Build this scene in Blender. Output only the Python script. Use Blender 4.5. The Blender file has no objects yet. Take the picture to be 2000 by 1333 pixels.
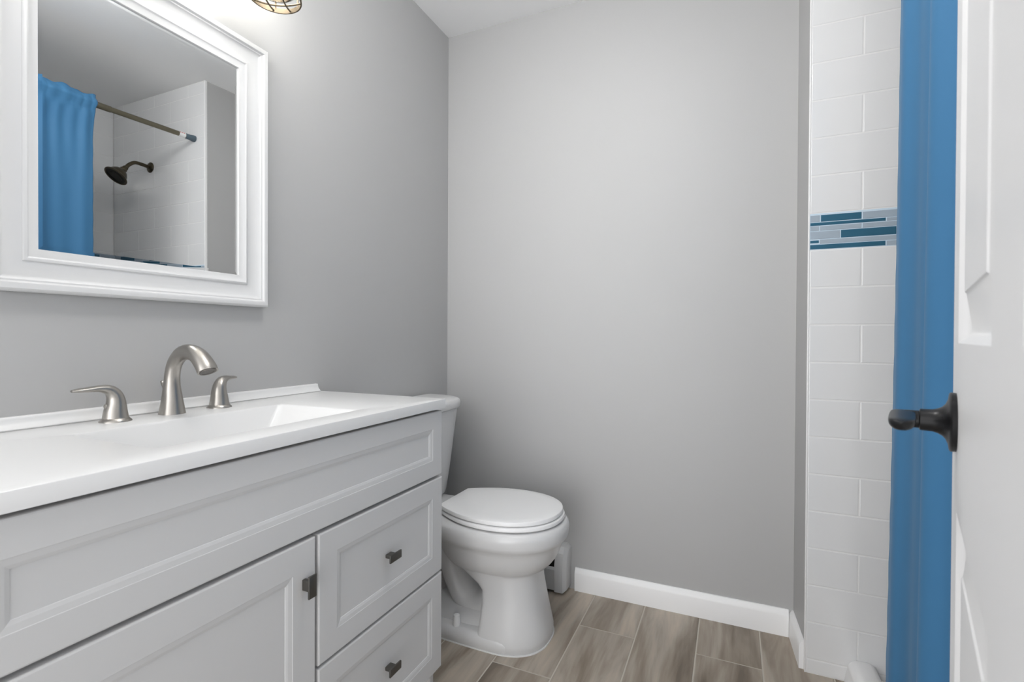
import bpy, bmesh, math, random
from mathutils import Vector, Matrix

S = bpy.context.scene
COL = S.collection
PI = math.pi
random.seed(4)

# ------------------------------------------------------------------ camera
CAM = Vector((1.2142, -0.0006, 1.0513))
FPX, YAW, PIT, ROL = 971.2, 0.41633, 0.007895, 0.005029
fw = Vector((-math.sin(YAW)*math.cos(PIT), math.cos(YAW)*math.cos(PIT), -math.sin(PIT)))
r0 = Vector((math.cos(YAW), math.sin(YAW), 0)); u0 = r0.cross(fw)
rr = r0*math.cos(ROL) + u0*math.sin(ROL); uu = u0*math.cos(ROL) - r0*math.sin(ROL)
cd = bpy.data.cameras.new('camera'); cam = bpy.data.objects.new('camera', cd); COL.objects.link(cam)
cd.sensor_width = 36; cd.lens = FPX*36/2000; cd.clip_start = 0.005
m = Matrix((rr, uu, -fw)).transposed().to_4x4(); m.translation = CAM; cam.matrix_world = m
cd.dof.use_dof = True; cd.dof.focus_distance = 1.55; cd.dof.aperture_fstop = 8
S.camera = cam

# ------------------------------------------------------------------ world, exposure
w = bpy.data.worlds.new('world'); S.world = w; w.use_nodes = True
bg = w.node_tree.nodes['Background']
WT = w.node_tree                       # even sky plus an added fill lobe from behind the camera
bg.inputs[0].default_value = (0.99, 0.99, 1.0, 1)
tcw = WT.nodes.new('ShaderNodeTexCoord'); dt = WT.nodes.new('ShaderNodeVectorMath'); dt.operation = 'DOT_PRODUCT'
dt.inputs[1].default_value = Vector((-0.02, -1.0, 0.06)).normalized()
WT.links.new(tcw.outputs['Generated'], dt.inputs[0])
mxw = WT.nodes.new('ShaderNodeMath'); mxw.operation = 'MAXIMUM'; mxw.inputs[1].default_value = 0.0; WT.links.new(dt.outputs['Value'], mxw.inputs[0])
pw = WT.nodes.new('ShaderNodeMath'); pw.operation = 'POWER'; pw.inputs[1].default_value = 7.0; WT.links.new(mxw.outputs[0], pw.inputs[0])
ma = WT.nodes.new('ShaderNodeMath'); ma.operation = 'MULTIPLY_ADD'; ma.inputs[1].default_value = 2.15; ma.inputs[2].default_value = 0.55
WT.links.new(pw.outputs[0], ma.inputs[0]); WT.links.new(ma.outputs[0], bg.inputs[1])
LAMP_W = 20.0
FILL_W = 13.5  # strength of the added overhead fill
S.view_settings.view_transform = 'Standard'; S.view_settings.look = 'None'
S.view_settings.gamma = 1; S.view_settings.use_curve_mapping = False
S.view_settings.exposure = 0.9

# ------------------------------------------------------------------ materials
def mat(name, col, rough=0.5, metal=0.0, coat=0.0, bump=None, spec=0.5, vary=0.0):
    mt = bpy.data.materials.new(name); mt.use_nodes = True
    nt = mt.node_tree; b = nt.nodes['Principled BSDF']
    b.inputs['Base Color'].default_value = (*col, 1)
    b.inputs['Roughness'].default_value = rough; b.inputs['Metallic'].default_value = metal
    b.inputs['Coat Weight'].default_value = coat; b.inputs['Specular IOR Level'].default_value = spec
    if bump or vary:
        tc = nt.nodes.new('ShaderNodeTexCoord')
        n = nt.nodes.new('ShaderNodeTexNoise'); n.inputs['Detail'].default_value = 4
        mp = nt.nodes.new('ShaderNodeMapping'); nt.links.new(tc.outputs['Object'], mp.inputs[0]); nt.links.new(mp.outputs[0], n.inputs['Vector'])
        if bump:
            n.inputs['Scale'].default_value = bump[0]
            if len(bump) > 2: mp.inputs['Scale'].default_value = bump[2]
            bp = nt.nodes.new('ShaderNodeBump'); bp.inputs['Strength'].default_value = bump[1]; bp.inputs['Distance'].default_value = 0.001
            nt.links.new(n.outputs['Fac'], bp.inputs['Height']); nt.links.new(bp.outputs[0], b.inputs['Normal'])
        if vary:
            mx = nt.nodes.new('ShaderNodeMix'); mx.data_type = 'RGBA'
            mx.inputs[6].default_value = (*[c*(1-vary) for c in col], 1); mx.inputs[7].default_value = (*[min(1, c*(1+vary)) for c in col], 1)
            nt.links.new(n.outputs['Fac'], mx.inputs[0]); nt.links.new(mx.outputs[2], b.inputs['Base Color'])
    return mt

M_wall = mat('grey_wall_paint', (0.455, 0.455, 0.453), 0.55, bump=(180, 0.06))
M_ceil = mat('white_ceiling_paint', (0.93, 0.93, 0.93), 0.8, bump=(150, 0.05))
M_frame = mat('white_frame_lacquer', (0.70, 0.70, 0.70), 0.3, bump=(60, 0.02))
M_trim = mat('white_trim_paint', (0.90, 0.90, 0.90), 0.35, bump=(60, 0.03))
M_cab = mat('white_cabinet_paint', (0.64, 0.64, 0.64), 0.5, bump=(70, 0.03))
M_dark = mat('dark_cabinet_inside', (0.05, 0.05, 0.05), 0.8, bump=(40, 0.05))
M_top = mat('white_cultured_marble', (0.76, 0.76, 0.757), 0.30, coat=0.0, spec=0.4, vary=0.01, bump=(8, 0.01))
M_porc = mat('white_porcelain', (0.69, 0.69, 0.69), 0.28, coat=0.15, bump=(10, 0.01))
M_seat = mat('white_seat_plastic', (0.90, 0.90, 0.90), 0.3, bump=(30, 0.01))
M_nick = mat('brushed_nickel', (0.42, 0.40, 0.372), 0.33, 1.0, bump=(90, 0.12, (1, 1, 14)))
M_aer = mat('dark_aerator', (0.16, 0.15, 0.14), 0.4, 0.8, bump=(600, 0.3))
M_pull = mat('dark_nickel_pull', (0.115, 0.11, 0.10), 0.42, 0.75, bump=(200, 0.05))
M_bronze = mat('oil_rubbed_bronze', (0.105, 0.088, 0.060), 0.32, 1.0, bump=(120, 0.08))
M_bdark = mat('dark_nozzle_face', (0.03, 0.027, 0.02), 0.45, 0.6, bump=(300, 0.5))
M_cage = mat('aged_brass_wire', (0.13, 0.10, 0.065), 0.5, 0.6, bump=(100, 0.05))
M_black = mat('black_door_hardware', (0.008, 0.008, 0.009), 0.36, 0.0, coat=0.05, bump=(150, 0.03), spec=0.35)
M_door = mat('white_door_paint', (0.84, 0.84, 0.845), 0.4, bump=(40, 0.03))
M_heat = mat('grey_heater_enamel', (0.62, 0.62, 0.62), 0.45, bump=(60, 0.03))
M_fin = mat('black_heater_gap', (0.01, 0.01, 0.01), 0.9, bump=(60, 0.1))
M_tile = mat('glossy_white_tile', (0.77, 0.775, 0.78), 0.13, coat=0.2, bump=(9, 0.02))
M_grout = mat('white_grout', (0.80, 0.80, 0.795), 0.8, bump=(300, 0.1))
M_mgrout = mat('pale_blue_grout', (0.58, 0.70, 0.80), 0.7, bump=(300, 0.1))
M_mdark = mat('teal_blue_glass_tile', (0.038, 0.13, 0.205), 0.14, coat=0.4, vary=0.12, bump=(12, 0.02))
M_mlight = mat('pale_blue_stone_tile', (0.36, 0.43, 0.50), 0.3, vary=0.10, bump=(20, 0.05))
M_pan = mat('white_acrylic', (0.84, 0.84, 0.84), 0.15, coat=0.3, bump=(10, 0.01))
M_rodm = mat('brushed_bronze_nickel_rod', (0.22, 0.20, 0.145), 0.34, 1.0, bump=(80, 0.08, (14, 1, 14)))
M_cap = mat('grey_blue_rubber', (0.085, 0.125, 0.155), 0.5, bump=(120, 0.05))
M_stick = mat('white_sticker_paper', (0.85, 0.85, 0.85), 0.5, bump=(60, 0.02))
M_red = mat('red_print', (0.70, 0.06, 0.05), 0.5, bump=(60, 0.02))
M_socket = mat('white_socket', (0.7, 0.69, 0.66), 0.4, bump=(60, 0.02))
M_caulk = mat('white_caulk', (0.8, 0.8, 0.79), 0.5, bump=(60, 0.05))

def glass_mat():
    mt = bpy.data.materials.new('clear_thin_glass'); mt.use_nodes = True; nt = mt.node_tree
    nt.nodes.clear(); o = nt.nodes.new('ShaderNodeOutputMaterial')
    t = nt.nodes.new('ShaderNodeBsdfTransparent'); t.inputs[0].default_value = (0.97, 0.98, 0.97, 1)
    g = nt.nodes.new('ShaderNodeBsdfGlossy'); g.inputs['Roughness'].default_value = 0.05
    f = nt.nodes.new('ShaderNodeFresnel'); f.inputs[0].default_value = 1.45
    mx = nt.nodes.new('ShaderNodeMixShader')
    nt.links.new(f.outputs[0], mx.inputs[0]); nt.links.new(t.outputs[0], mx.inputs[1]); nt.links.new(g.outputs[0], mx.inputs[2])
    nt.links.new(mx.outputs[0], o.inputs[0]); return mt
M_glass = glass_mat()

def emit_mat(name, col, strength):
    mt = bpy.data.materials.new(name); mt.use_nodes = True; nt = mt.node_tree; nt.nodes.clear()
    o = nt.nodes.new('ShaderNodeOutputMaterial'); e = nt.nodes.new('ShaderNodeEmission')
    e.inputs[0].default_value = (*col, 1); e.inputs[1].default_value = strength
    nt.links.new(e.outputs[0], o.inputs[0]); return mt
M_fill = emit_mat('added_fill_glow', (1.0, 0.99, 0.975), FILL_W)
M_bulb = emit_mat('lit_bulb', (1.0, 0.975, 0.93), LAMP_W)

def mirror_mat():
    mt = mat('silvered_mirror', (0.83, 0.84, 0.84), 0.0, 1.0)
    return mt
M_mir = mirror_mat()

def curtain_mat():
    mt = mat('blue_satin_fabric', (0.054, 0.180, 0.345), 0.55, bump=(900, 0.08), spec=0.2)
    b = mt.node_tree.nodes['Principled BSDF']
    b.inputs['Sheen Weight'].default_value = 0.12; b.inputs['Sheen Roughness'].default_value = 0.4
    b.inputs['Sheen Tint'].default_value = (0.6, 0.75, 0.9, 1)
    return mt
M_curt = curtain_mat()

def floor_mat():
    mt = bpy.data.materials.new('wood_look_porcelain_plank'); mt.use_nodes = True; nt = mt.node_tree
    N = nt.nodes; L = nt.links; b = N['Principled BSDF']; b.inputs['Roughness'].default_value = 0.33
    tc = N.new('ShaderNodeTexCoord'); at = N.new('ShaderNodeAttribute'); at.attribute_name = 'plank'
    off = N.new('ShaderNodeVectorMath'); off.operation = 'SCALE'; off.inputs[3].default_value = 7.0
    L.new(at.outputs['Vector'], off.inputs[0])
    ad = N.new('ShaderNodeVectorMath'); L.new(tc.outputs['Object'], ad.inputs[0]); L.new(off.outputs[0], ad.inputs[1])
    mp = N.new('ShaderNodeMapping'); mp.inputs['Scale'].default_value = (13, 2.0, 1); L.new(ad.outputs[0], mp.inputs[0])
    n1 = N.new('ShaderNodeTexNoise'); n1.inputs['Scale'].default_value = 1.0; n1.inputs['Detail'].default_value = 5; n1.inputs['Distortion'].default_value = 0.7
    L.new(mp.outputs[0], n1.inputs['Vector'])
    mp2 = N.new('ShaderNodeMapping'); mp2.inputs['Scale'].default_value = (75, 5, 1); L.new(ad.outputs[0], mp2.inputs[0])
    n2 = N.new('ShaderNodeTexNoise'); n2.inputs['Scale'].default_value = 1.0; n2.inputs['Detail'].default_value = 4; L.new(mp2.outputs[0], n2.inputs['Vector'])
    cr = N.new('ShaderNodeValToRGB'); e = cr.color_ramp
    e.elements[0].position = 0.28; e.elements[0].color = (0.17, 0.135, 0.102, 1)
    e.elements[1].position = 0.70; e.elements[1].color = (0.52, 0.445, 0.36, 1)
    x = e.elements.new(0.46); x.color = (0.325, 0.272, 0.215, 1)
    x = e.elements.new(0.56); x.color = (0.41, 0.36, 0.30, 1)
    mixf = N.new('ShaderNodeMath'); mixf.operation = 'MULTIPLY_ADD'; mixf.inputs[1].default_value = 0.20
    sub = N.new('ShaderNodeMath'); sub.operation = 'SUBTRACT'; sub.inputs[1].default_value = 0.5
    L.new(n2.outputs['Fac'], sub.inputs[0]); L.new(sub.outputs[0], mixf.inputs[0]); L.new(n1.outputs['Fac'], mixf.inputs[2])
    sx = N.new('ShaderNodeSeparateXYZ'); L.new(at.outputs['Vector'], sx.inputs[0])
    t = N.new('ShaderNodeMath'); t.operation = 'MULTIPLY_ADD'; t.inputs[1].default_value = 0.16; t.inputs[2].default_value = -0.08
    L.new(sx.outputs[0], t.inputs[0])
    s2 = N.new('ShaderNodeMath'); L.new(mixf.outputs[0], s2.inputs[0]); L.new(t.outputs[0], s2.inputs[1])
    L.new(s2.outputs[0], cr.inputs[0]); L.new(cr.outputs[0], b.inputs['Base Color'])
    bp = N.new('ShaderNodeBump'); bp.inputs['Strength'].default_value = 0.15; bp.inputs['Distance'].default_value = 0.001
    L.new(n2.outputs['Fac'], bp.inputs['Height']); L.new(bp.outputs[0], b.inputs['Normal'])
    return mt
M_floor = floor_mat()
M_fgrout = mat('beige_floor_grout', (0.58, 0.54, 0.47), 0.85, bump=(300, 0.1))

# ------------------------------------------------------------------ builders
def link(name, verts, faces, mats, parent=None, smooth=40, mi=None):
    me = bpy.data.meshes.new(name); me.from_pydata([tuple(v) for v in verts], [], faces)
    if not isinstance(mats, (list, tuple)): mats = [mats]
    for x in mats: me.materials.append(x)
    bm = bmesh.new(); bm.from_mesh(me); bmesh.ops.remove_doubles(bm, verts=bm.verts, dist=1e-6)
    bmesh.ops.recalc_face_normals(bm, faces=bm.faces); bm.to_mesh(me); bm.free()
    if mi:
        for p, k in zip(me.polygons, mi): p.material_index = k
    if smooth:
        me.polygons.foreach_set('use_smooth', [True]*len(me.polygons)); me.set_sharp_from_angle(angle=math.radians(smooth))
    o = bpy.data.objects.new(name, me); COL.objects.link(o)
    if parent: o.parent = parent
    return o

def tag(o, label, cat, group=None, kind=None):
    o['label'] = label; o['category'] = cat
    if group: o['group'] = group
    if kind: o['kind'] = kind
    return o

def empty(name, loc=(0, 0, 0)):
    o = bpy.data.objects.new(name, None); o.empty_display_size = 0.05; o.location = loc; COL.objects.link(o); return o

class B:
    """collects shapes for one mesh"""
    def __init__(s): s.v = []; s.f = []; s.m = []
    def add(s, v, f, k=0):
        n = len(s.v); s.v += [Vector(p) for p in v]; s.f += [tuple(i+n for i in q) for q in f]; s.m += [k]*len(f)
    def box(s, x0, x1, y0, y1, z0, z1, bev=0.0, k=0, seg=2):
        bm = bmesh.new(); bmesh.ops.create_cube(bm, size=1)
        for v in bm.verts:
            v.co = Vector(((x0+x1)/2+v.co.x*(x1-x0), (y0+y1)/2+v.co.y*(y1-y0), (z0+z1)/2+v.co.z*(z1-z0)))
        if bev: bmesh.ops.bevel(bm, geom=bm.edges[:], offset=bev, segments=seg, profile=0.5, affect='EDGES')
        bm.verts.index_update(); s.add([v.co.copy() for v in bm.verts], [tuple(v.index for v in f.verts) for f in bm.faces], k); bm.free()
    def rings(s, R, closed=True, cap0=True, cap1=True, k=0):
        """loft a list of equal-length point rings"""
        n = len(R[0]); v = [p for r in R for p in r]; f = []
        for a in range(len(R)-1):
            for i in range(n if closed else n-1):
                j = (i+1) % n; f.append((a*n+i, a*n+j, (a+1)*n+j, (a+1)*n+i))
        if cap0: f.append(tuple(range(n))[::-1])
        if cap1: f.append(tuple((len(R)-1)*n+i for i in range(n)))
        s.add(v, f, k)
    def lathe(s, prof, org=(0, 0, 0), axis=(0, 0, 1), n=32, k=0, cap0=True, cap1=True):
        """prof: list of (distance along axis, radius)"""
        ax = Vector(axis).normalized(); a = ax.orthogonal().normalized(); b = ax.cross(a); o = Vector(org)
        s.rings([[o+ax*h+(a*math.cos(t)+b*math.sin(t))*r for t in [2*PI*i/n for i in range(n)]] for h, r in prof], k=k, cap0=cap0, cap1=cap1)
    def tube(s, path, rad, n=16, side=None, k=0, flat=None):
        """sweep along path; rad: radius or list of (side radius, other radius)"""
        P = [Vector(p) for p in path]; R = []; prev = None
        for i, p in enumerate(P):
            t = (P[min(i+1, len(P)-1)]-P[max(i-1, 0)]).normalized()
            if side is not None: a = (Vector(side)-t*t.dot(Vector(side))).normalized()
            elif prev is None: a = t.orthogonal().normalized()
            else: a = (prev-t*t.dot(prev)).normalized()
            prev = a; b = t.cross(a)
            r = rad[i] if isinstance(rad, list) else rad
            ra, rb = r if isinstance(r, tuple) else (r, r)
            R.append([p+a*ra*math.cos(q)+b*rb*math.sin(q) for q in [2*PI*j/n for j in range(n)]])
        s.rings(R, k=k)
    def build(s, name, mats, parent=None, smooth=40):
        return link(name, s.v, s.f, mats, parent, smooth, s.m if isinstance(mats, (list, tuple)) else None)

def spline(pts, n=8):
    """Catmull-Rom through points (tuples of any length)"""
    out = []
    for i in range(len(pts)-1):
        p0 = pts[max(i-1, 0)]; p1 = pts[i]; p2 = pts[i+1]; p3 = pts[min(i+2, len(pts)-1)]
        for j in range(n):
            t = j/n
            out.append(tuple(0.5*((2*b)+(-a+c)*t+(2*a-5*b+4*c-d)*t*t+(-a+3*b-3*c+d)*t**3) for a, b, c, d in zip(p0, p1, p2, p3)))
    out.append(tuple(pts[-1])); return out

def rect_rings(b, y0, y1, z0, z1, prof, T, k=0, fill=True, fill0=False):
    """concentric rectangles: prof = [(inset, height)], T maps (y, z, height) to a point"""
    R = [[T(y0+d, z0+d, h), T(y1-d, z0+d, h), T(y1-d, z1-d, h), T(y0+d, z1-d, h)] for d, h in prof]
    b.rings(R, cap0=fill0, cap1=fill, k=k)

def struct(o, label, cat): return tag(o, label, cat, kind='structure')

# ------------------------------------------------------------------ setting
D, H = 2.0, 2.44
XR, YT = 1.42, 1.80           # return wall plane, shower end wall plane
XF, YN = 2.27, 0.26           # far shower wall, near shower end
YB = -0.12                     # how far the shell runs behind the camera
def slab(name, *a, m=M_wall): b = B(); b.box(*a); return b.build(name, m, smooth=0)
struct(slab('wall_left', -0.1, 0, YB, D+0.1, 0, H), 'plain grey painted wall behind the vanity and mirror', 'wall')
struct(slab('wall_back', 0, XR+0.12, D, D+0.1, 0, H), 'plain grey painted wall behind the toilet', 'wall')
b = B(); b.rings([[Vector((XR+0.012, YT+0.012, z)), Vector((XF+0.1, YT+0.012, z)), Vector((XF+0.1, D, z)), Vector((XR, D, z))] for z in (0, H)])
struct(b.build('wall_right', M_wall, smooth=0), 'short grey return wall between back wall and white shower tile', 'wall')
struct(slab('ceiling', -0.1, XF+0.1, YB, D+0.1, H, H+0.08, m=M_ceil), 'flat white ceiling', 'ceiling')

# floor: planks run towards the back wall, grout below
b = B(); b.box(-0.05, XF+0.1, YB, D+0.05, -0.05, -0.0015, k=1)
rnd = []
g = 0.0021
for i in range(-3, 10):
    x0 = 0.1+0.2*i+0.012+0.0; x1 = x0+0.2
    ph = 1.757 if i % 2 else 1.443
    ph = {3: 1.757, 5: 1.757, 2: 1.443, 4: 1.30, 6: 1.42}.get(i, ph)
    y = ph-1.2*3
    while y < D+0.1:
        ya, yb = max(y, YB), min(y+1.2, D+0.04); xa, xb = max(x0, -0.04), min(x1, XF+0.05)
        if yb-ya > 0.01 and xb-xa > 0.01:
            b.add([(xa+g, ya+g, -0.001), (xb-g, ya+g, -0.001), (xb-g, yb-g, -0.001), (xa+g, yb-g, -0.001),
                   (xa+2*g, ya+2*g, 0), (xb-2*g, ya+2*g, 0), (xb-2*g, yb-2*g, 0), (xa+2*g, yb-2*g, 0)],
                  [(0, 1, 5, 4), (1, 2, 6, 5), (2, 3, 7, 6), (3, 0, 4, 7), (4, 5, 6, 7)], 0)
            rv = (random.random(), random.random(), random.random()); rnd.append(rv)
        y += 1.2
fl = b.build('floor', [M_floor, M_fgrout], smooth=0)
at = fl.data.attributes.new('plank', 'FLOAT_VECTOR', 'FACE')
k = 0; vals = []
for p in fl.data.polygons:
    if p.material_index == 1: vals += [0, 0, 0]
    else: vals += list(rnd[k//5]); k += 1
at.data.foreach_set('vector', vals)
struct(fl, 'grey brown wood-look plank tile floor with pale grout', 'floor')

# baseboards
def board(name, path, label, h=0.092, th=0.015):
    """path: floor points, board to the left of the walking direction is the wall"""
    prof = [(0, 0), (th, 0), (th, h-0.022), (th-0.003, h-0.012), (th-0.007, h-0.007), (th-0.010, h-0.001), (th-0.012, h), (0, h)]
    b = B(); (p, q), nrm = path; p, q, nrm = Vector(p), Vector(q), Vector(nrm)
    b.rings([[c+nrm*d+Vector((0, 0, z)) for d, z in prof] for c in (p, q)])
    return struct(b.build(name, M_trim, smooth=30), label, 'baseboard')
board('baseboard_back', (((0.625, D, 0), (XR-0.015, D, 0)), (0, -1, 0)), 'white baseboard along the grey back wall')
b = B(); th, h = 0.015, 0.092
prof = [(0, 0), (th, 0), (th, h-0.022), (th-0.003, h-0.012), (th-0.007, h-0.007), (th-0.010, h-0.001), (th-0.012, h), (0, h)]
b.rings([[Vector((xx-d, yy, z)) for d, z in prof] for xx, yy in ((XR, D), (XR+0.0118, YT+0.014))])
struct(b.build('baseboard_right', M_trim, smooth=30), 'short white baseboard on the return wall beside the shower tile', 'baseboard')
# strip of white edge trim where the tile meets the return wall
b = B(); b.box(XR+0.0105, XR+0.0145, YT-0.001, YT+0.0135, 0, H, 0.001)
struct(b.build('trim_1', M_trim), 'thin white edge trim between grey return wall and shower tile', 'trim')

# tiled shower walls
TL, TH_, GR = 0.30, 0.1165, 0.0022
Z_M0, Z_M1 = 1.327, 1.441     # mosaic band
def tiles(b, length, s0, T, zmax, band=True):
    """running-bond tiles; T(s, z, out)"""
    def course(z0, z1, off):
        s = off-TL
        while s < length:
            a, c = max(s, 0)+GR/2, min(s+TL, length)-GR/2
            if c-a > 0.004:
                rect_rings(b, a, c, z0+GR/2, z1-GR/2, [(0, 0), (0, 0.006), (0.0008, 0.0075), (0.0025, 0.008)], T)
            s += TL
    n = 0; z = Z_M0
    while z > 0.0:
        course(max(z-TH_, 0.0), z, s0+(0 if n % 2 == 0 else TL/2)); z -= TH_; n += 1
    n = 0; z = Z_M1
    while z < zmax-0.003:
        course(z, min(z+TH_, zmax), s0+(0 if n % 2 == 0 else TL/2)); z += TH_; n += 1
def mosaic(b, length, T):
    rows = [(0.0, 0.0075, 'thin', [(0, 'l')]), ]
    # height fractions from the top, pieces as (start, tone)
    hs = [(0.055, 0.235, [(0.0, 'l'), (0.028, 'd'), (0.136, 'l'), (0.31, 'd'), (0.42, 'l')]),
          (0.255, 0.335, [(0.0, 'd'), (0.196, 'l'), (0.33, 'd'), (0.5, 'l')]),
          (0.355, 0.475, [(0.0, 'l'), (0.026, 'l'), (0.136, 'l'), (0.3, 'l'), (0.43, 'd')]),
          (0.495, 0.700, [(0.0, 'l'), (0.081, 'd'), (0.222, 'l'), (0.36, 'd'), (0.5, 'l')]),
          (0.720, 0.835, [(0.0, 'o'), (0.026, 'l'), (0.24, 'l'), (0.4, 'd')]),
          (0.855, 0.975, [(0.0, 'd'), (0.196, 'l'), (0.33, 'd'), (0.5, 'l')])]
    hh = Z_M1-Z_M0
    rect_rings(b, 0, length, Z_M0+0.0006, Z_M1-0.0006, [(0, 0), (0, 0.0075)], T, 2)
    for f0, f1, pieces in hs:
        z1, z0 = Z_M1-f0*hh, Z_M1-f1*hh
        shift = 0.0
        while shift < length:
            for i, (s, tone) in enumerate(pieces):
                e = pieces[i+1][0] if i+1 < len(pieces) else 0.56
                a, c = s+shift+0.0014, min(e+shift-0.0014, length-0.001)
                if c-a < 0.004: continue
                zz0, zz1 = z0, z1
                if tone == 'o': zz0, zz1 = z0+0.003, z1-0.002
                rect_rings(b, a, c, zz0, zz1, [(0, 0.005), (0, 0.0080), (0.0006, 0.0086)], T, 0 if tone in 'do' else 1)
            shift += 0.56
def tiled_wall(name, length, s0, T, core, label, cat='wall'):
    b = B(); rect_rings(b, 0, length, 0, H, [(0, -0.004), (0, 0.0072)], T, 1, fill0=True); tiles(b, length, s0, T, H)
    o = b.build(name, [M_tile, M_grout], smooth=0)
    b2 = B(); mosaic(b2, length, T); b2.build('mosaic_band', [M_mdark, M_mlight, M_mgrout], o, smooth=0)
    return struct(o, label, cat)
TE = lambda s, z, h_: Vector((XR+0.0145+s, YT+0.008-h_, z))
tiled_wall('wall_shower_back', XF-XR-0.0145, 0.136, TE, None, 'glossy white shower tile wall with blue mosaic band that carries the shower head')
TF = lambda s, z, h_: Vector((XF+0.008-h_, YT-s, z))
tiled_wall('wall_shower_right', YT-YN, 0.1, TF, None, 'long white tiled shower wall seen only in the mirror')
slabn = slab('wall_shower_front', 1.52, XF+0.1, YN-0.1, YN, 0, H); struct(slabn, 'grey wall closing the near end of the shower behind the curtain', 'wall')
struct(slab('wall_outer_right', XF+0.01, XF+0.1, YN, YT+0.012, 0, H), 'wall behind the long shower tile', 'wall')
b = B(); b.box(1.585, XF, YN, YT, 0.0, 0.035, 0.01)
struct(b.build('floor_shower_pan', M_pan), 'white shower pan behind the curtain', 'shower pan')
# low rounded curb under the curtain
b = B(); prof = []
for a in range(0, 11): t = PI/2*a/10; prof.append((1.575-0.03*math.cos(t), 0.045+0.028*math.sin(t)))
prof = [(1.537, 0), (1.541, 0.03)]+prof+[(1.60, 0.073), (1.615, 0.066), (1.62, 0.05), (1.62, 0)]
b.rings([[Vector((x, y, z)) for x, z in prof] for y in (YN, YT-0.001)])
struct(b.build('trim_shower_curb', M_pan, smooth=50), 'low rounded white shower curb at the foot of the tile', 'curb')

# ------------------------------------------------------------------ door
DA = math.radians(15.1); DE = 0.0372; DL0 = 0.80; DL1 = -0.09
dvec = Vector((math.sin(DA), math.cos(DA), 0)); dnor = Vector((-math.cos(DA), math.sin(DA), 0))
dorg = Vector((CAM.x, CAM.y, 0))-dnor*DE
TD = lambda l, z, h_: dorg+dvec*l+Vector((0, 0, z))+dnor*h_
b = B()
ls = [DL1, 0.015, 0.31, 0.425, 0.720, DL0]; zs = [0.012, 0.24, 0.864, 1.047, 1.72, 1.80, 1.93, 2.03]
for i in range(len(ls)-1):
    for j in range(len(zs)-1):
        a = (ls[i], ls[i+1], zs[j], zs[j+1])
        if i in (1, 3) and j in (1, 3, 5):
            for sgn, off in ((1, 0), (-1, -0.035)):
                rect_rings(b, *a, [(0, off), (0.003, off-0.002*sgn), (0.006, off-0.006*sgn), (0.011, off-0.0095*sgn), (0.016, off-0.010*sgn), (0.050, off-0.0030*sgn), (0.0515, off-0.0015*sgn)], TD)
        else:
            for off in (0, -0.035):
                b.add([TD(a[0], a[2], off), TD(a[1], a[2], off), TD(a[1], a[3], off), TD(a[0], a[3], off)], [(0, 1, 2, 3)])
for (l0, l1, z0, z1) in ((DL0, DL0, zs[0], zs[-1]), (DL1, DL1, zs[0], zs[-1])):
    Z = zs
    for j in range(len(Z)-1): b.add([TD(l0, Z[j], 0), TD(l0, Z[j+1], 0), TD(l0, Z[j+1], -0.035), TD(l0, Z[j], -0.035)], [(0, 1, 2, 3)])
for z in (zs[0], zs[-1]):
    for i in range(len(ls)-1): b.add([TD(ls[i], z, 0), TD(ls[i+1], z, 0), TD(ls[i+1], z, -0.035), TD(ls[i], z, -0.035)], [(0, 1, 2, 3)])
door = b.build('door_1', M_door, smooth=30)
struct(door, 'open white panelled door close to the camera with black lever handle', 'door')
HZ, HL = 0.959, 0.74
b = B(); ho = TD(HL, HZ, 0)
b.lathe([(0, 0.0325), (0.0045, 0.0330), (0.0058, 0.0318), (0.0068, 0.025), (0.009, 0.0195), (0.012, 0.0160), (0.016, 0.0138), (0.020, 0.0126), (0.031, 0.0122), (0.032, 0.0108)], ho, dnor, 40)
hd = b.build('door_handle', M_black, door); hd['label'] = 'black lever handle'
b = B(); b.lathe([(0.030, 0.0100), (0.044, 0.0100), (0.050, 0.0080)], ho, dnor, 28); b.build('handle_neck', M_black, hd)
b = B(); R = []
# grip runs back along the door: flat on top, round below, rounded off at both ends
for k_ in range(25):
    t = k_/24; l = 0.014-0.104*t
    en = min(1.0, math.sqrt(max(0.0, 1-((max(0, t-0.86))/0.14)**2)))*min(1.0, math.sqrt(max(0.0, 1-((max(0, 0.12-t))/0.12)**2)))
    en = max(en, 0.08)
    wv = (0.0110+0.0012*math.sin(PI*t))*en; hv = 0.0098*en
    c = ho+dvec*l+dnor*0.0465+Vector((0, 0, 0.0060))
    ring = []
    for q in range(28):
        a = 2*PI*q/28; cx, cz = math.cos(a), math.sin(a)
        z = 0.0035*en*(abs(cz)**0.5) if cz > 0 else -hv*abs(cz)
        ring.append(c+dnor*wv*math.copysign(abs(cx)**0.85, cx)+Vector((0, 0, z)))
    R.append(ring)
b.rings(R); b.build('lever', M_black, hd, smooth=50)

# ------------------------------------------------------------------ vanity
VY0, VY1 = 0.215, 1.205
van = empty('vanity_cabinet', (0.22, 0.71, 0))
tag(van, 'white vanity cabinet with shaped door and drawers under the sink top', 'cabinet')
VO = Vector((0.22, 0.71, 0))
def pv(bld, name, m, parent=van, smooth=40):      # part given in world coordinates
    if parent is van: bld.v = [p-VO for p in bld.v]
    return bld.build(name, m, parent, smooth)
b = B()
b.box(0.004, 0.440, VY1-0.018, VY1, 0.0, 0.848, 0.001); b.box(0.004, 0.440, VY0, VY0+0.018, 0.0, 0.848, 0.001)
b.box(0.004, 0.44, VY0+0.018, VY1-0.018, 0.098, 0.114); b.box(0.004, 0.016, VY0+0.018, VY1-0.018, 0.114, 0.848)
b.box(0.425, 0.440, VY0+0.018, VY1-0.018, 0.640, 0.838); b.box(0.425, 0.440, 0.722, 0.762, 0.114, 0.64)
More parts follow.
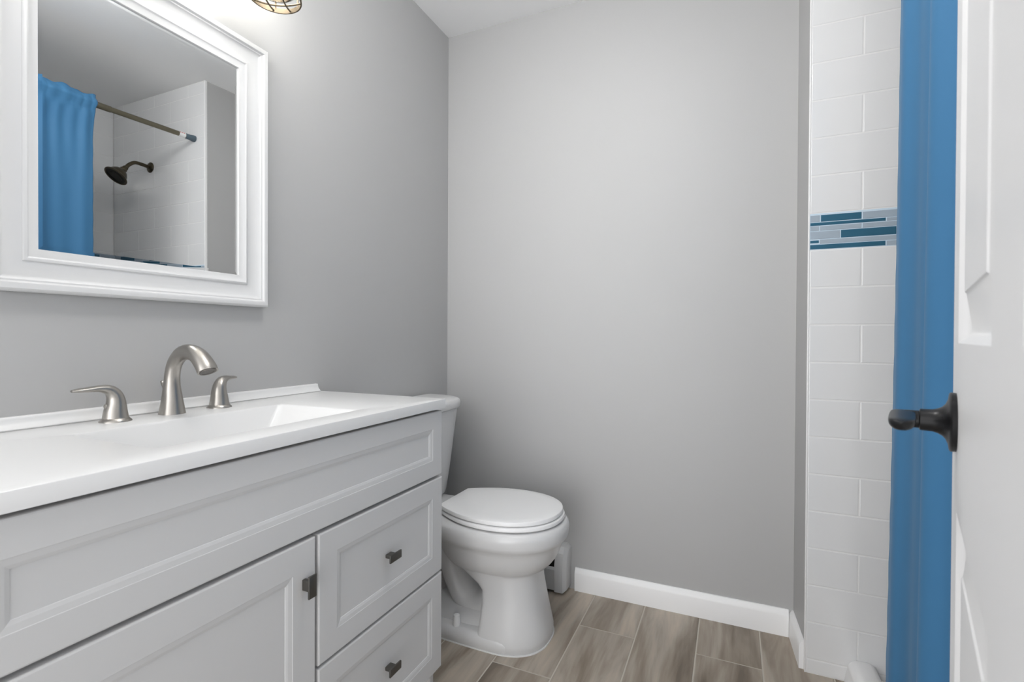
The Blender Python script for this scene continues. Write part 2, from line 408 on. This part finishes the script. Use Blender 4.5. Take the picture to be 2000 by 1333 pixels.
b.box(0.425, 0.440, 0.762, VY1-0.018, 0.37, 0.41); b.box(0.425, 0.44, VY0+0.018, VY0+0.05, 0.114, 0.64)
b.box(0.36, 0.375, VY0+0.018, VY1-0.018, 0.0, 0.098)
pv(b, 'carcass', M_cab)
XB, XV = 0.4415, 0.466
def front(name, y0, y1, z0, z1, fr, parent=van):
    b = B(); T = lambda y, z, h_: Vector((XB+h_, y, z)); t = XV-XB
    prof = [(0, 0), (0, t-0.003), (0.0008, t-0.001), (0.003, t), (fr, t), (fr+0.0007, t-0.0007), (fr+0.009, t-0.0019), (fr+0.014, t-0.0036), (fr+0.0144, t-0.0045), (fr+0.019, t-0.0048)]
    rect_rings(b, y0, y1, z0, z1, prof, T, fill0=True)
    return pv(b, name, M_cab, parent, 8)
front('false_front', 0.225, VY1, 0.664, 0.8435, 0.046)
vd = front('door', 0.225, 0.7385, 0.116, 0.656, 0.056)
dr1 = front('drawer', 0.7465, VY1+0.002, 0.3915, 0.656, 0.050)
dr2 = front('drawer', 0.7465, VY1+0.002, 0.116, 0.3850, 0.050)
def pull(y, z, vertical, parent):
    b = B(); a, c = (0.0095, 0.0215) if vertical else (0.0215, 0.0095)
    n1, n2 = (0.0045, 0.0105) if vertical else (0.0105, 0.0045)
    b.box(XV-0.001, XV+0.021, y-n1, y+n1, z-n2, z+n2, 0.0015); b.box(XV+0.019, XV+0.0235, y-a, y+a, z-c, z+c, 0.0012)
    b.v = [p-VO for p in b.v]
    o = b.build('handle', M_pull, parent); o['label'] = 'dark nickel pull'; return o
pull(0.709, 0.574, True, vd); pull(0.966, 0.528, False, dr1); pull(0.966, 0.259, False, dr2)

# counter top with integral rectangular basin
ZT, ZB = 0.876, 0.851
b = B()
bx0, bx1, by0, by1 = 0.150, 0.400, 0.482, 0.932
ox0, ox1, oy0, oy1 = 0.001, 0.474, 0.205, 1.212
def rr_(x0, x1, y0, y1, z, rad=0.0, n=5):
    p = []
    for cx, cy, a0 in ((x1-rad, y1-rad, 0), (x0+rad, y1-rad, 90), (x0+rad, y0+rad, 180), (x1-rad, y0+rad, 270)):
        for i in range(n): a = math.radians(a0+90*i/(n-1)); p.append(Vector((cx+rad*math.cos(a), cy+rad*math.sin(a), z)))
    return p
R = [rr_(ox0, ox1, oy0, oy1, ZB, 0.002), rr_(ox0, ox1, oy0, oy1, ZT-0.002, 0.002), rr_(ox0+0.0007, ox1-0.0007, oy0+0.0007, oy1-0.0007, ZT-0.0006, 0.002), rr_(ox0+0.002, ox1-0.002, oy0+0.002, oy1-0.002, ZT, 0.002),
     rr_(bx0-0.004, bx1+0.004, by0-0.004, by1+0.004, ZT, 0.012), rr_(bx0, bx1, by0, by1, ZT-0.0015, 0.012), rr_(bx0+0.002, bx1-0.004, by0+0.004, by1-0.004, ZT-0.006, 0.014),
     rr_(bx0+0.016, bx1-0.022, by0+0.055, by1-0.055, ZT-0.085, 0.025), rr_(bx0+0.024, bx1-0.032, by0+0.066, by1-0.066, ZT-0.097, 0.03), rr_(bx0+0.045, bx1-0.05, by0+0.085, by1-0.085, ZT-0.102, 0.03)]
b.rings(R, cap0=False)
# underside of the counter and the bowl from below
Ru = [rr_(ox0, ox1, oy0, oy1, ZB, 0.002), rr_(bx0-0.008, bx1+0.008, by0-0.008, by1+0.008, ZB, 0.012), rr_(bx0+0.008, bx1-0.014, by0+0.045, by1-0.045, ZT-0.095, 0.025), rr_(bx0+0.03, bx1-0.035, by0+0.07, by1-0.07, ZT-0.112, 0.03)]
b.rings(Ru, cap0=False)
top = empty('countertop', (0.24, 0.71, ZB)); tag(top, 'white vanity countertop with built-in rectangular sink basin', 'countertop')
TO = Vector((0.24, 0.71, ZB))
b.v = [p-TO for p in b.v]; ct = b.build('sink_slab', M_top, top, smooth=35)
b = B(); b.lathe([(0, 0.024), (0.003, 0.0235), (0.0045, 0.021), (0.003, 0.017), (0.002, 0.0)], (0.27-TO.x, 0.707-TO.y, ZT-0.1015-TO.z)); b.build('drain', M_nick, top)
# backsplash strip with a cove face
b = B(); prof = [(0.0005, 0.0), (0.0215, 0.0), (0.022, 0.002), (0.0195, 0.0045), (0.0155, 0.008), (0.0125, 0.013), (0.0112, 0.018), (0.0108, 0.0215), (0.009, 0.0235), (0.0005, 0.0238)]
b.rings([[Vector((x, y, ZT+0.0006+z)) for x, z in prof] for y in (0.207, 1.196)])
tag(b.build('backsplash', M_top, smooth=40), 'low white coved backsplash strip between countertop and grey wall', 'backsplash')

# ------------------------------------------------------------------ faucet
fa = empty('faucet', (0.068, 0.71, ZT)); tag(fa, 'brushed nickel two-handle faucet on the white vanity top', 'faucet')
FO = Vector((0.068, 0.71, ZT))
path = spline([(0, 0), (0.0, 0.012), (0.0, 0.035), (-0.001, 0.062), (0.001, 0.089), (0.010, 0.114), (0.032, 0.134), (0.061, 0.139), (0.090, 0.130), (0.112, 0.110), (0.120, 0.098)], 6)
rads = spline([(0.0262, 0.0262), (0.0242, 0.0242), (0.0205, 0.0205), (0.0168, 0.0168), (0.0150, 0.0158), (0.0146, 0.0160), (0.0150, 0.0165), (0.0165, 0.0170), (0.0190, 0.0172), (0.0212, 0.0172), (0.0218, 0.0172)], 6)
b = B(); b.tube([(x, 0, z) for x, z in path], rads, 28, side=(0, 1, 0)); sp = b.build('spout', M_nick, fa, smooth=50)
b = B(); e = Vector((0.120, 0, 0.098)); ed = Vector((0.007, 0, -0.013)).normalized()
b.lathe([(-0.001, 0.0165), (0.0015, 0.0165), (0.0015, 0.0125), (0.0005, 0.0120), (0.0005, 0.0)], e, ed, 24); b.build('aerator', M_aer, sp)
b = B(); b.lathe([(0, 0.0027), (0.048, 0.0027), (0.054, 0.0034), (0.066, 0.0068), (0.071, 0.0080), (0.073, 0.0072), (0.0735, 0.0)], (-0.0275, 0, 0.0), (0, 0, 1), 16); b.build('lift_rod', M_nick, fa)
def tap(y, sgn):
    c = Vector((0.0, y-0.71, 0))
    # lever sweeps up and out along y
    pz = spline([(0.0, 0.006), (0.0, 0.020), (-0.001, 0.038), (0.002, 0.053), (0.011, 0.0640), (0.027, 0.0685), (0.046, 0.0685), (0.064, 0.0680), (0.074, 0.0675)], 6)
    rd = spline([(0.0222, 0.0222), (0.0200, 0.0200), (0.0172, 0.0165), (0.0150, 0.0138), (0.0125, 0.0105), (0.0110, 0.0072), (0.0108, 0.0052), (0.0095, 0.0040), (0.0040, 0.0022)], 6)
    dx, dy = (0.0, -1.0) if sgn < 0 else (-0.42, 0.907)
    b = B(); b.tube([c+Vector((dx*d, dy*d, z)) for d, z in pz], rd, 24, side=(dy*sgn, -dx*sgn, 0))
    h_ = b.build('handle', M_nick, fa, smooth=55)
    b = B(); b.lathe([(0, 0.0275), (0.002, 0.0272), (0.006, 0.0232), (0.0075, 0.0215), (0.0078, 0.0)], c, (0, 0, 1), 36); b.build('base_ring', M_nick, h_)
    return h_
t1 = tap(0.598, -1); t2 = tap(0.822, 1)
b = B(); b.lathe([(0, 0.0045), (0.0012, 0.0042), (0.0016, 0.003), (0.0016, 0)], (-0.001, 0.598-0.71-0.0172, 0.032), (0.15, -1, 0.1), 16); b.build('screw_cover', M_nick, t1)

# ------------------------------------------------------------------ mirror
mi = empty('wall_mirror', (0.0, 0.706, 1.131)); mi.rotation_euler = (0, math.radians(-0.05), 0)
tag(mi, 'white framed mirror with moulded frame on the grey wall above the sink', 'mirror')
T = lambda y, z, h_: Vector((0.002+h_, y, z))
prof = [(0, 0), (0, 0.019), (0.0015, 0.0245), (0.005, 0.0285), (0.010, 0.0295), (0.015, 0.0278), (0.0175, 0.0245), (0.0185, 0.0235), (0.0215, 0.0232), (0.0225, 0.0222), (0.030, 0.0178), (0.040, 0.0148), (0.050, 0.0137), (0.0575, 0.0138), (0.0580, 0.0155), (0.060, 0.0172), (0.0635, 0.0178), (0.0655, 0.0168), (0.067, 0.0155), (0.0795, 0.0135), (0.0815, 0.0128), (0.082, 0.0115), (0.082, 0.005)]
my0, my1, mz0, mz1 = 0.416-0.706, 0.997-0.706, 0.0, 0.712
b = B(); rect_rings(b, my0, my1, mz0, mz1, prof, T, fill=False); b.build('frame', M_frame, mi, smooth=32)
b = B(); i_ = 0.081
rect_rings(b, my0+i_, my1-i_, mz0+i_, mz1-i_, [(0, 0.002), (0, 0.0082), (0.009, 0.0085)], T, fill0=True)
b.build('glass', M_mir, mi, smooth=0)

# ------------------------------------------------------------------ vanity light
vl = empty('vanity_light', (0, 0.706, 2.002)); tag(vl, 'wall light with wire-caged lit lamps above the white framed mirror', 'lamp')
b = B(); b.box(0.001, 0.022, -0.29, 0.29, 0.075, 0.145, 0.006); b.build('wall_bar', M_cage, vl)
def lamp_head():
    b = B()
    b.tube(spline([(0.02, 0, 0.11), (0.07, 0, 0.125), (0.12, 0, 0.135), (0.14, 0, 0.12), (0.14, 0, 0.09)], 6), 0.007, 14)
    b.lathe([(0.052, 0.030), (0.056, 0.040), (0.070, 0.042), (0.082, 0.034), (0.095, 0.018), (0.10, 0.0)], (0.14, 0, 0), (0, 0, 1), 32)
    o = b.build('lamp_head', M_cage, vl)
    b = B(); b.lathe([(0.055, 0.040), (0.03, 0.047), (0.0, 0.052), (-0.045, 0.0545), (-0.066, 0.050), (-0.076, 0.038), (-0.080, 0.015), (-0.0805, 0.0)], (0.14, 0, 0), (0, 0, 1), 40, cap0=False, cap1=False)
    s_ = b.build('glass_shade', M_glass, o, smooth=60)
    b = B()
    ring = lambda r, z, t: b.tube([(0.14+r*math.cos(2*PI*i/40), r*math.sin(2*PI*i/40), z) for i in range(41)], t, 10)
    def band(r, z0, z1):
        R = []
        for i in range(49):
            a = 2*PI*i/48; c, s_ = math.cos(a), math.sin(a)
            R.append([Vector((0.14+q*c, q*s_, z)) for q, z in ((r, z0), (r+0.0035, z0), (r+0.0035, z1), (r, z1))])
        b.rings(R, cap0=False, cap1=False)
    band(0.0605, -0.088, -0.076); band(0.057, 0.03, 0.040)
    for i in range(6):
        a = 2*PI*i/6+0.3
        b.tube([(0.14+r*math.cos(a), r*math.sin(a), z) for r, z in ((0.042, 0.062), (0.057, 0.036), (0.062, -0.02), (0.062, -0.08))], 0.0022, 8)
    for a in (0.55, 0.55+PI/2):
        for off in (-0.021, 0.021):
            q = math.sqrt(0.061**2-off**2); P = []
            for i in range(13):
                t = -1+2*i/12; x, y = q*t, off
                P.append((0.14+x*math.cos(a)-y*math.sin(a), x*math.sin(a)+y*math.cos(a), -0.083-0.010*(1-t*t)))
            b.tube(P, 0.0021, 8)
    b.build('wire_cage', M_cage, o)
    b = B(); b.lathe([(0.062, 0.0), (0.062, 0.016), (0.034, 0.016), (0.032, 0.0)], (0.14, 0, 0), (0, 0, 1), 24); b.build('socket', M_socket, o)
    b = B(); b.lathe([(0.033, 0.0), (0.033, 0.012), (0.022, 0.015), (0.008, 0.024), (-0.010, 0.0295), (-0.027, 0.027), (-0.038, 0.017), (-0.0415, 0.006), (-0.042, 0.0)], (0.14, 0, 0), (0, 0, 1), 28); b.build('bulb', M_bulb, o, smooth=80)
    return o
lh = lamp_head(); lh.location = (0, 0.214, 0)
for y in (0.0, -0.214):
    c = lh.copy(); COL.objects.link(c); c.parent = vl; c.location = (0, y, 0)
    for ch in list(lh.children):
        d = ch.copy(); COL.objects.link(d); d.parent = c

cl = empty('added_fill_dome', (0.80, 0.85, H)); tag(cl, 'added round fill dome on the white ceiling, out of view', 'lamp')  # unseen dome, added to brighten the lower and far parts of the room
b = B(); b.lathe([(0, 0.155), (0.012, 0.157), (0.028, 0.150), (0.030, 0.140)], (0, 0, -0.0005), (0, 0, -1), 48); b.build('base', M_nick, cl)
b = B(); b.lathe([(0.028, 0.140), (0.060, 0.147), (0.110, 0.146), (0.150, 0.132), (0.178, 0.105), (0.196, 0.065), (0.203, 0.03), (0.204, 0.0)], (0, 0, 0), (0, 0, -1), 48); b.build('diffuser', M_fill, cl, smooth=80)

# ------------------------------------------------------------------ toilet
TY = 1.622
to = empty('toilet', (0.36, TY, 0)); tag(to, 'white two-piece toilet with closed lid between vanity and grey back wall', 'toilet')
TOO = Vector((0.36, TY, 0))
def pt(b, name, m, parent=to, smooth=60):
    b.v = [p-TOO for p in b.v]; return b.build(name, m, parent, smooth)
NS = 64
def sup(x0, x1, hw, z, pf=2.2, pb=2.2, xm=None, n=NS):
    """plan outline from x0 (back) to x1 (front), widest at xm, half width hw; exponents front/back"""
    xm = (x0+x1)/2 if xm is None else xm; R = []
    for i in range(n):
        a = 2*PI*i/n; c, s_ = math.cos(a), math.sin(a); p = pf if c >= 0 else pb
        ex = (x1-xm) if c >= 0 else (xm-x0)
        R.append(Vector((xm+ex*math.copysign(abs(c)**(2/p), c), TY+hw*math.copysign(abs(s_)**(2/p), s_), z)))
    return R
# bowl and front column in one skin
b = B()
secs = [  # z, x0, x1, halfwidth, pf, pb, xm
 (0.000, 0.425, 0.640, 0.142, 2.5, 7, 0.47), (0.006, 0.424, 0.646, 0.147, 2.5, 7, 0.47), (0.030, 0.425, 0.647, 0.146, 2.5, 7, 0.47), (0.055, 0.428, 0.642, 0.141, 2.5, 7, 0.475),
 (0.100, 0.432, 0.632, 0.131, 2.5, 7, 0.48), (0.150, 0.434, 0.622, 0.122, 2.5, 7, 0.485), (0.185, 0.430, 0.616, 0.118, 2.5, 6, 0.48),
 (0.203, 0.408, 0.613, 0.117, 2.5, 5, 0.47), (0.222, 0.365, 0.612, 0.117, 2.5, 4, 0.46), (0.238, 0.325, 0.612, 0.117, 2.4, 3.4, 0.455), (0.2465, 0.305, 0.613, 0.118, 2.4, 3.2, 0.455),
 (0.250, 0.300, 0.622, 0.127, 2.3, 3.2, 0.455), (0.258, 0.290, 0.636, 0.141, 2.25, 3.1, 0.455), (0.272, 0.276, 0.650, 0.153, 2.2, 3.0, 0.455), (0.290, 0.262, 0.663, 0.162, 2.2, 3.0, 0.458), (0.312, 0.248, 0.673, 0.168, 2.2, 3.0, 0.46), (0.332, 0.235, 0.680, 0.173, 2.2, 3.0, 0.465), (0.345, 0.228, 0.685, 0.178, 2.2, 3.0, 0.468),
 (0.350, 0.224, 0.690, 0.182, 2.2, 3.0, 0.468), (0.358, 0.219, 0.698, 0.189, 2.2, 3.0, 0.468), (0.368, 0.215, 0.701, 0.191, 2.2, 3.0, 0.468), (0.390, 0.212, 0.704, 0.193, 2.2, 3.0, 0.468), (0.405, 0.214, 0.701, 0.190, 2.2, 3.0, 0.468), (0.413, 0.220, 0.693, 0.183, 2.2, 3.0, 0.468), (0.416, 0.232, 0.680, 0.172, 2.2, 3.0, 0.468)]
b.rings([sup(s[1], s[2], s[3], s[0], s[4], s[5], s[6]) for s in secs])
bowl = pt(b, 'bowl', M_porc)
# rear deck under the tank
b = B()
b.rings([sup(0.03, 0.30, hw, z, 4, 5) for z, hw in ((0.335, 0.070), (0.35, 0.105), (0.375, 0.120), (0.398, 0.124), (0.408, 0.120), (0.412, 0.11))])
pt(b, 'deck', M_porc)
# trapway: drops from the bowl, loops and goes down to the floor plate
b = B()
pth = spline([(0.45, 0.15, 0), (0.42, 0.105, 0), (0.375, 0.085, 0), (0.325, 0.105, 0), (0.290, 0.165, 0), (0.262, 0.235, 0), (0.225, 0.265, 0), (0.190, 0.235, 0), (0.178, 0.16, 0), (0.175, 0.09, 0), (0.175, 0.03, 0)], 6)
b.tube([(x, TY, z) for x, z, _ in pth], [(0.078 if x > 0.24 else 0.078, 0.050) for x, z, _ in pth], 28, side=(0, 1, 0))
pt(b, 'trapway', M_porc)
b = B()
b.rings([sup(0.085, 0.60, hw, z, 3, 3.4, 0.47) for z, hw in ((0.0, 0.144), (0.006, 0.149), (0.030, 0.148), (0.043, 0.143), (0.049, 0.135), (0.050, 0.124))])
b.rings([sup(0.20, 0.47, hw, z, 5, 3, 0.30) for z, hw in ((0.045, 0.108), (0.06, 0.102), (0.085, 0.085), (0.10, 0.06))])
pt(b, 'base_plate', M_porc)
b = B(); b.lathe([(0.048, 0.0145), (0.052, 0.0145), (0.078, 0.0118), (0.083, 0.0105), (0.0845, 0.0)], (0.345, TY-0.122, 0), (0, 0, 1), 24); pt(b, 'bolt_cap', M_seat)
# caulk line at the floor
b = B(); b.rings([sup(0.082, 0.649, 0.1505, z, 2.5, 3.4, 0.47) for z in (0.0003, 0.004)]); pt(b, 'caulk', M_caulk)
# seat and lid
def plate(z0, z1, x0, x1, hw, r, hb, crown=0.0):
    """lid outline: straight back edge of half width hb, round front"""
    def ring(off, z):
        P = []; n = 60; xm = 0.475
        for i in range(n+1):
            a = -PI/2-0.0+PI*i/n if False else None
        q = []
        for i in range(41):                       # front half
            a = -PI/2+PI*i/40; c, s_ = math.cos(a), math.sin(a)
            q.append((xm+(x1-off-xm)*abs(c)**(2/2.15), math.copysign(abs(s_)**(2/2.15), s_)*(hw-off)))
        back = []
        for i in range(1, 17):                    # side curve from widest to the back corner
            t = i/16; x = xm-(xm-x0-off)*t; y = (hw-off)-(hw-hb)*(t**2.1)
            back.append((x, y))
        pts = [(x, -y) for x, y in back[::-1]]+q+back
        return [Vector((x, TY+y, z)) for x, y in pts]
    R = [ring(r*0.7, z0), ring(0, z0+r*0.6), ring(0, z1-r), ring(r*0.3, z1-r*0.3), ring(r, z1)]
    if crown:
        c = Vector(((x0+x1)/2, TY, 0))
        for k_, q in ((0.85, 0.35), (0.55, 0.8), (0.2, 1.0)): R.append([Vector((c.x+(p.x-c.x)*k_, c.y+(p.y-c.y)*k_, z1+crown*q)) for p in R[4]])
    return R
b = B(); b.rings(plate(0.4195, 0.4345, 0.262, 0.688, 0.182, 0.006, 0.100)); pt(b, 'seat', M_seat, smooth=40)
b = B(); b.rings(plate(0.4372, 0.4530, 0.262, 0.681, 0.178, 0.0045, 0.104, 0.0025)); pt(b, 'lid', M_seat, smooth=40)
for s_ in (-1, 1):
    b = B(); b.box(0.243, 0.282, TY+s_*0.075-0.018, TY+s_*0.075+0.018, 0.413, 0.440, 0.006); pt(b, 'hinge', M_seat)
# tank
def tk(xf, hb, z, xb=0.018, p=3.0, n=48):
    R = []
    for i in range(n+1):
        a = -PI/2+PI*i/n; c, s_ = math.cos(a), math.sin(a)
        R.append(Vector((xb+(xf-xb)*abs(c)**(2/p), TY+hb*math.copysign(abs(s_)**(2/p), s_), z)))
    return R
b = B(); b.rings([tk(*t) for t in ((0.14, 0.140, 0.4125), (0.160, 0.166, 0.416), (0.168, 0.175, 0.424), (0.172, 0.180, 0.440), (0.182, 0.194, 0.52), (0.199, 0.214, 0.68), (0.208, 0.224, 0.764))]); pt(b, 'tank', M_porc)
b = B(); b.rings([tk(xf, hb, z, 0.012) for xf, hb, z in ((0.208, 0.227, 0.7665), (0.217, 0.235, 0.7670), (0.219, 0.237, 0.771), (0.219, 0.237, 0.787), (0.217, 0.235, 0.794), (0.211, 0.229, 0.799), (0.200, 0.218, 0.802), (0.17, 0.19, 0.804))]); pt(b, 'tank_lid', M_porc)

# ------------------------------------------------------------------ baseboard heater
he = empty('baseboard_heater', (0.3, D, 0)); tag(he, 'grey baseboard heater with end cap on the back wall behind the toilet', 'heater')
HO = Vector((0.3, D, 0))
def ph_(b, name, m, smooth=30): b.v = [p-HO for p in b.v]; return b.build(name, m, he, smooth)
hp = lambda prof, x0, x1, b: b.rings([[Vector((x, D-d, z)) for d, z in prof] for x in (x0, x1)])
b = B(); hp([(0.001, 0.02), (0.006, 0.02), (0.006, 0.182), (0.045, 0.178), (0.060, 0.160), (0.063, 0.138), (0.060, 0.138), (0.057, 0.158), (0.044, 0.174), (0.001, 0.190)], 0.02, 0.575, b); ph_(b, 'back_panel', M_heat)
b = B(); hp([(0.066, 0.012), (0.069, 0.012), (0.071, 0.096), (0.062, 0.105), (0.060, 0.103), (0.067, 0.094)], 0.02, 0.575, b); ph_(b, 'front_panel', M_heat)
b = B(); hp([(0.008, 0.03), (0.056, 0.03), (0.052, 0.125), (0.008, 0.125)], 0.03, 0.57, b); ph_(b, 'element', M_fin, 0)
b = B(); R = []
pr = [(0.001, 0.006), (0.066, 0.006), (0.078, 0.010), (0.079, 0.120), (0.066, 0.165), (0.044, 0.188), (0.001, 0.190)]
def shr(d): 
    cx, cz = 0.03, 0.1
    return [(max(0.001, a-(d if a > 0.01 else 0)), z+(d if z < 0.05 else -d)) for a, z in pr]
for x, d in ((0.558, 0.0), (0.592, 0.0), (0.604, 0.010), (0.606, 0.014)): R.append([Vector((x, D-a, z)) for a, z in shr(d)])
b.rings(R); ph_(b, 'end_cap', M_heat, 25)

# ------------------------------------------------------------------ shower head (seen in the mirror)
sh = empty('showerhead', (1.905, YT, 2.03)); tag(sh, 'dark bronze shower head on a bent arm, seen in the mirror', 'shower head')
b = B(); b.lathe([(0.0005, 0.030), (0.004, 0.030), (0.008, 0.026), (0.011, 0.017), (0.012, 0.010)], (0, 0, 0), (0, -1, 0), 32); b.build('flange', M_bronze, sh)
ap = spline([(0, -0.004, 0), (0, -0.05, 0.004), (0, -0.085, 0.002), (0, -0.113, -0.018), (0, -0.130, -0.040)], 6)
b = B(); b.tube(ap, 0.0098, 20, side=(1, 0, 0)); b.build('arm', M_bronze, sh)
ho_ = Vector((0, -0.128, -0.037)); hd_ = Vector((0, -0.62, -0.78)).normalized()
b = B(); b.lathe([(0, 0.0105), (0.002, 0.013), (0.012, 0.0145), (0.020, 0.0145), (0.0215, 0.0175), (0.027, 0.0175), (0.029, 0.0165), (0.034, 0.022), (0.042, 0.032), (0.056, 0.042), (0.070, 0.048), (0.075, 0.050), (0.079, 0.057), (0.083, 0.0585), (0.0855, 0.057), (0.085, 0.049)], ho_, hd_, 44, cap1=False); b.build('bell', M_bronze, sh)
b = B(); b.lathe([(0.0852, 0.050), (0.081, 0.047), (0.081, 0.030), (0.083, 0.029), (0.083, 0.0)], ho_, hd_, 40, cap0=False); b.build('spray_face', M_bdark, sh)

# ------------------------------------------------------------------ curtain rod
RX, RZ = 1.515, 2.135
RS = 0.053                    # the rod runs slightly askew
rod = empty('shower_rod', (RX, YT, RZ)); rod.rotation_euler = (0, 0, math.atan(RS)); tag(rod, 'bronze tension rod holding the blue curtain, seen in the mirror', 'curtain rod')
b = B(); b.lathe([(0.045, 0.0), (0.045, 0.0125), (0.40, 0.0125), (0.401, 0.0)], (0, 0, 0), (0, -1, 0), 28); b.build('tube', M_rodm, rod)
b = B(); b.lathe([(0.395, 0.0), (0.395, 0.0145), (1.52, 0.0145), (1.52, 0.0)], (0, 0, 0), (0, -1, 0), 28); b.build('outer_tube', M_rodm, rod)
b = B(); b.lathe([(0.0005, 0.0175), (0.012, 0.0172), (0.022, 0.0150), (0.048, 0.0140), (0.050, 0.013)], (0, 0, 0), (0, -1, 0), 28); b.build('end_cap', M_cap, rod)
b = B(); b.lathe([(1.49, 0.0150), (1.50, 0.0150), (1.535, 0.0175), (1.5395, 0.0175)], (0, 0, 0), (0, -1, 0), 28); b.build('end_cap', M_cap, rod)
b = B(); b.lathe([(0.052, 0.0128), (0.084, 0.0128)], (0, 0, 0), (0, -1, 0), 28, cap0=False, cap1=False)
st = b.build('sticker', M_stick, rod); st['label'] = 'white paper sticker with red marks'
b = B()
for i in range(3):
    y = -0.058-0.0095*i
    R = []
    for q in range(7):
        a = PI+0.42-0.62*q/6-0.75*0; r = 0.0131
        a = math.radians(158-26*q/6)
        R.append([Vector((r*math.cos(a), y, r*math.sin(a))), Vector((r*math.cos(a), y-0.0055, r*math.sin(a)))])
    b.rings(R, closed=False, cap0=False, cap1=False)
b.build('print', M_red, st)

# ------------------------------------------------------------------ shower curtain
def curtain():
    ny, nz = 240, 90; y_top1, y_top0 = 1.343, 0.36
    V = []; F = []
    zt, zb = RZ+0.036, 0.05
    rnd_ = random.Random(7); ph = [rnd_.uniform(0, 6.28) for _ in range(8)]
    for j in range(nz+1):
        v = j/nz; z = zt+(zb-zt)*(v**1.15)
        g_ = min(1, max(0, (RZ-0.05-z)/0.35)); amp = 0.006+0.007*g_
        for i in range(ny+1):
            u = i/ny; s = u*0.955; tail = v**1.6
            y = y_top1-s
            x = amp*(math.sin(s*70+ph[0]+0.6*math.sin(s*9+ph[1]))*0.22+math.sin(s*31+ph[2]+0.4*v)*0.5)*min(1, s/0.05)*(1+0.9*min(1, max(0, (s-0.07)/0.08)))
            x += 0.004*math.sin(s*120+ph[3]+v*3)*(1-g_)
            # header gathered round the rod
            dz = z-RZ
            if dz > -0.045:
                bulge = math.sqrt(max(0, 0.0185**2-min(abs(dz), 0.0185)**2))
                x = -(0.004+bulge) - abs(x)*0.5 - 0.011*(1-tail)
            else:
                x = -0.016*(1-min(1, (RZ-0.045-z)/0.08))+x
            x += -0.006+0.014*(1-tail)
            y += 0.0015*math.sin(z*60)*max(0, 1-u*30)*(0.3+v)     # small ripples of the side hem
            y += 0.012*tail*max(0, 1-u*6)-0.016*math.sin(PI*min(1, v*1.0))*max(0, 1-u*5)*0.5
            if dz > 0.015: 
                x += 0.004*math.sin(s*70+ph[4])
            zz = z+(0.004*math.sin(s*47+ph[5])+0.003*math.sin(s*110+ph[6]) if j == 0 else 0)
            V.append((RX+RS*(YT-y)+x, y, zz))
    W = ny+1
    for j in range(nz):
        for i in range(ny): F.append((j*W+i, j*W+i+1, (j+1)*W+i+1, (j+1)*W+i))
    o = link('shower_curtain', V, F, M_curt, None, 80)
    md = o.modifiers.new('thickness', 'SOLIDIFY'); md.thickness = 0.0012; md.offset = 0
    return o
tag(curtain(), 'blue satin shower curtain hanging from the bronze rod beside the white door', 'shower curtain')
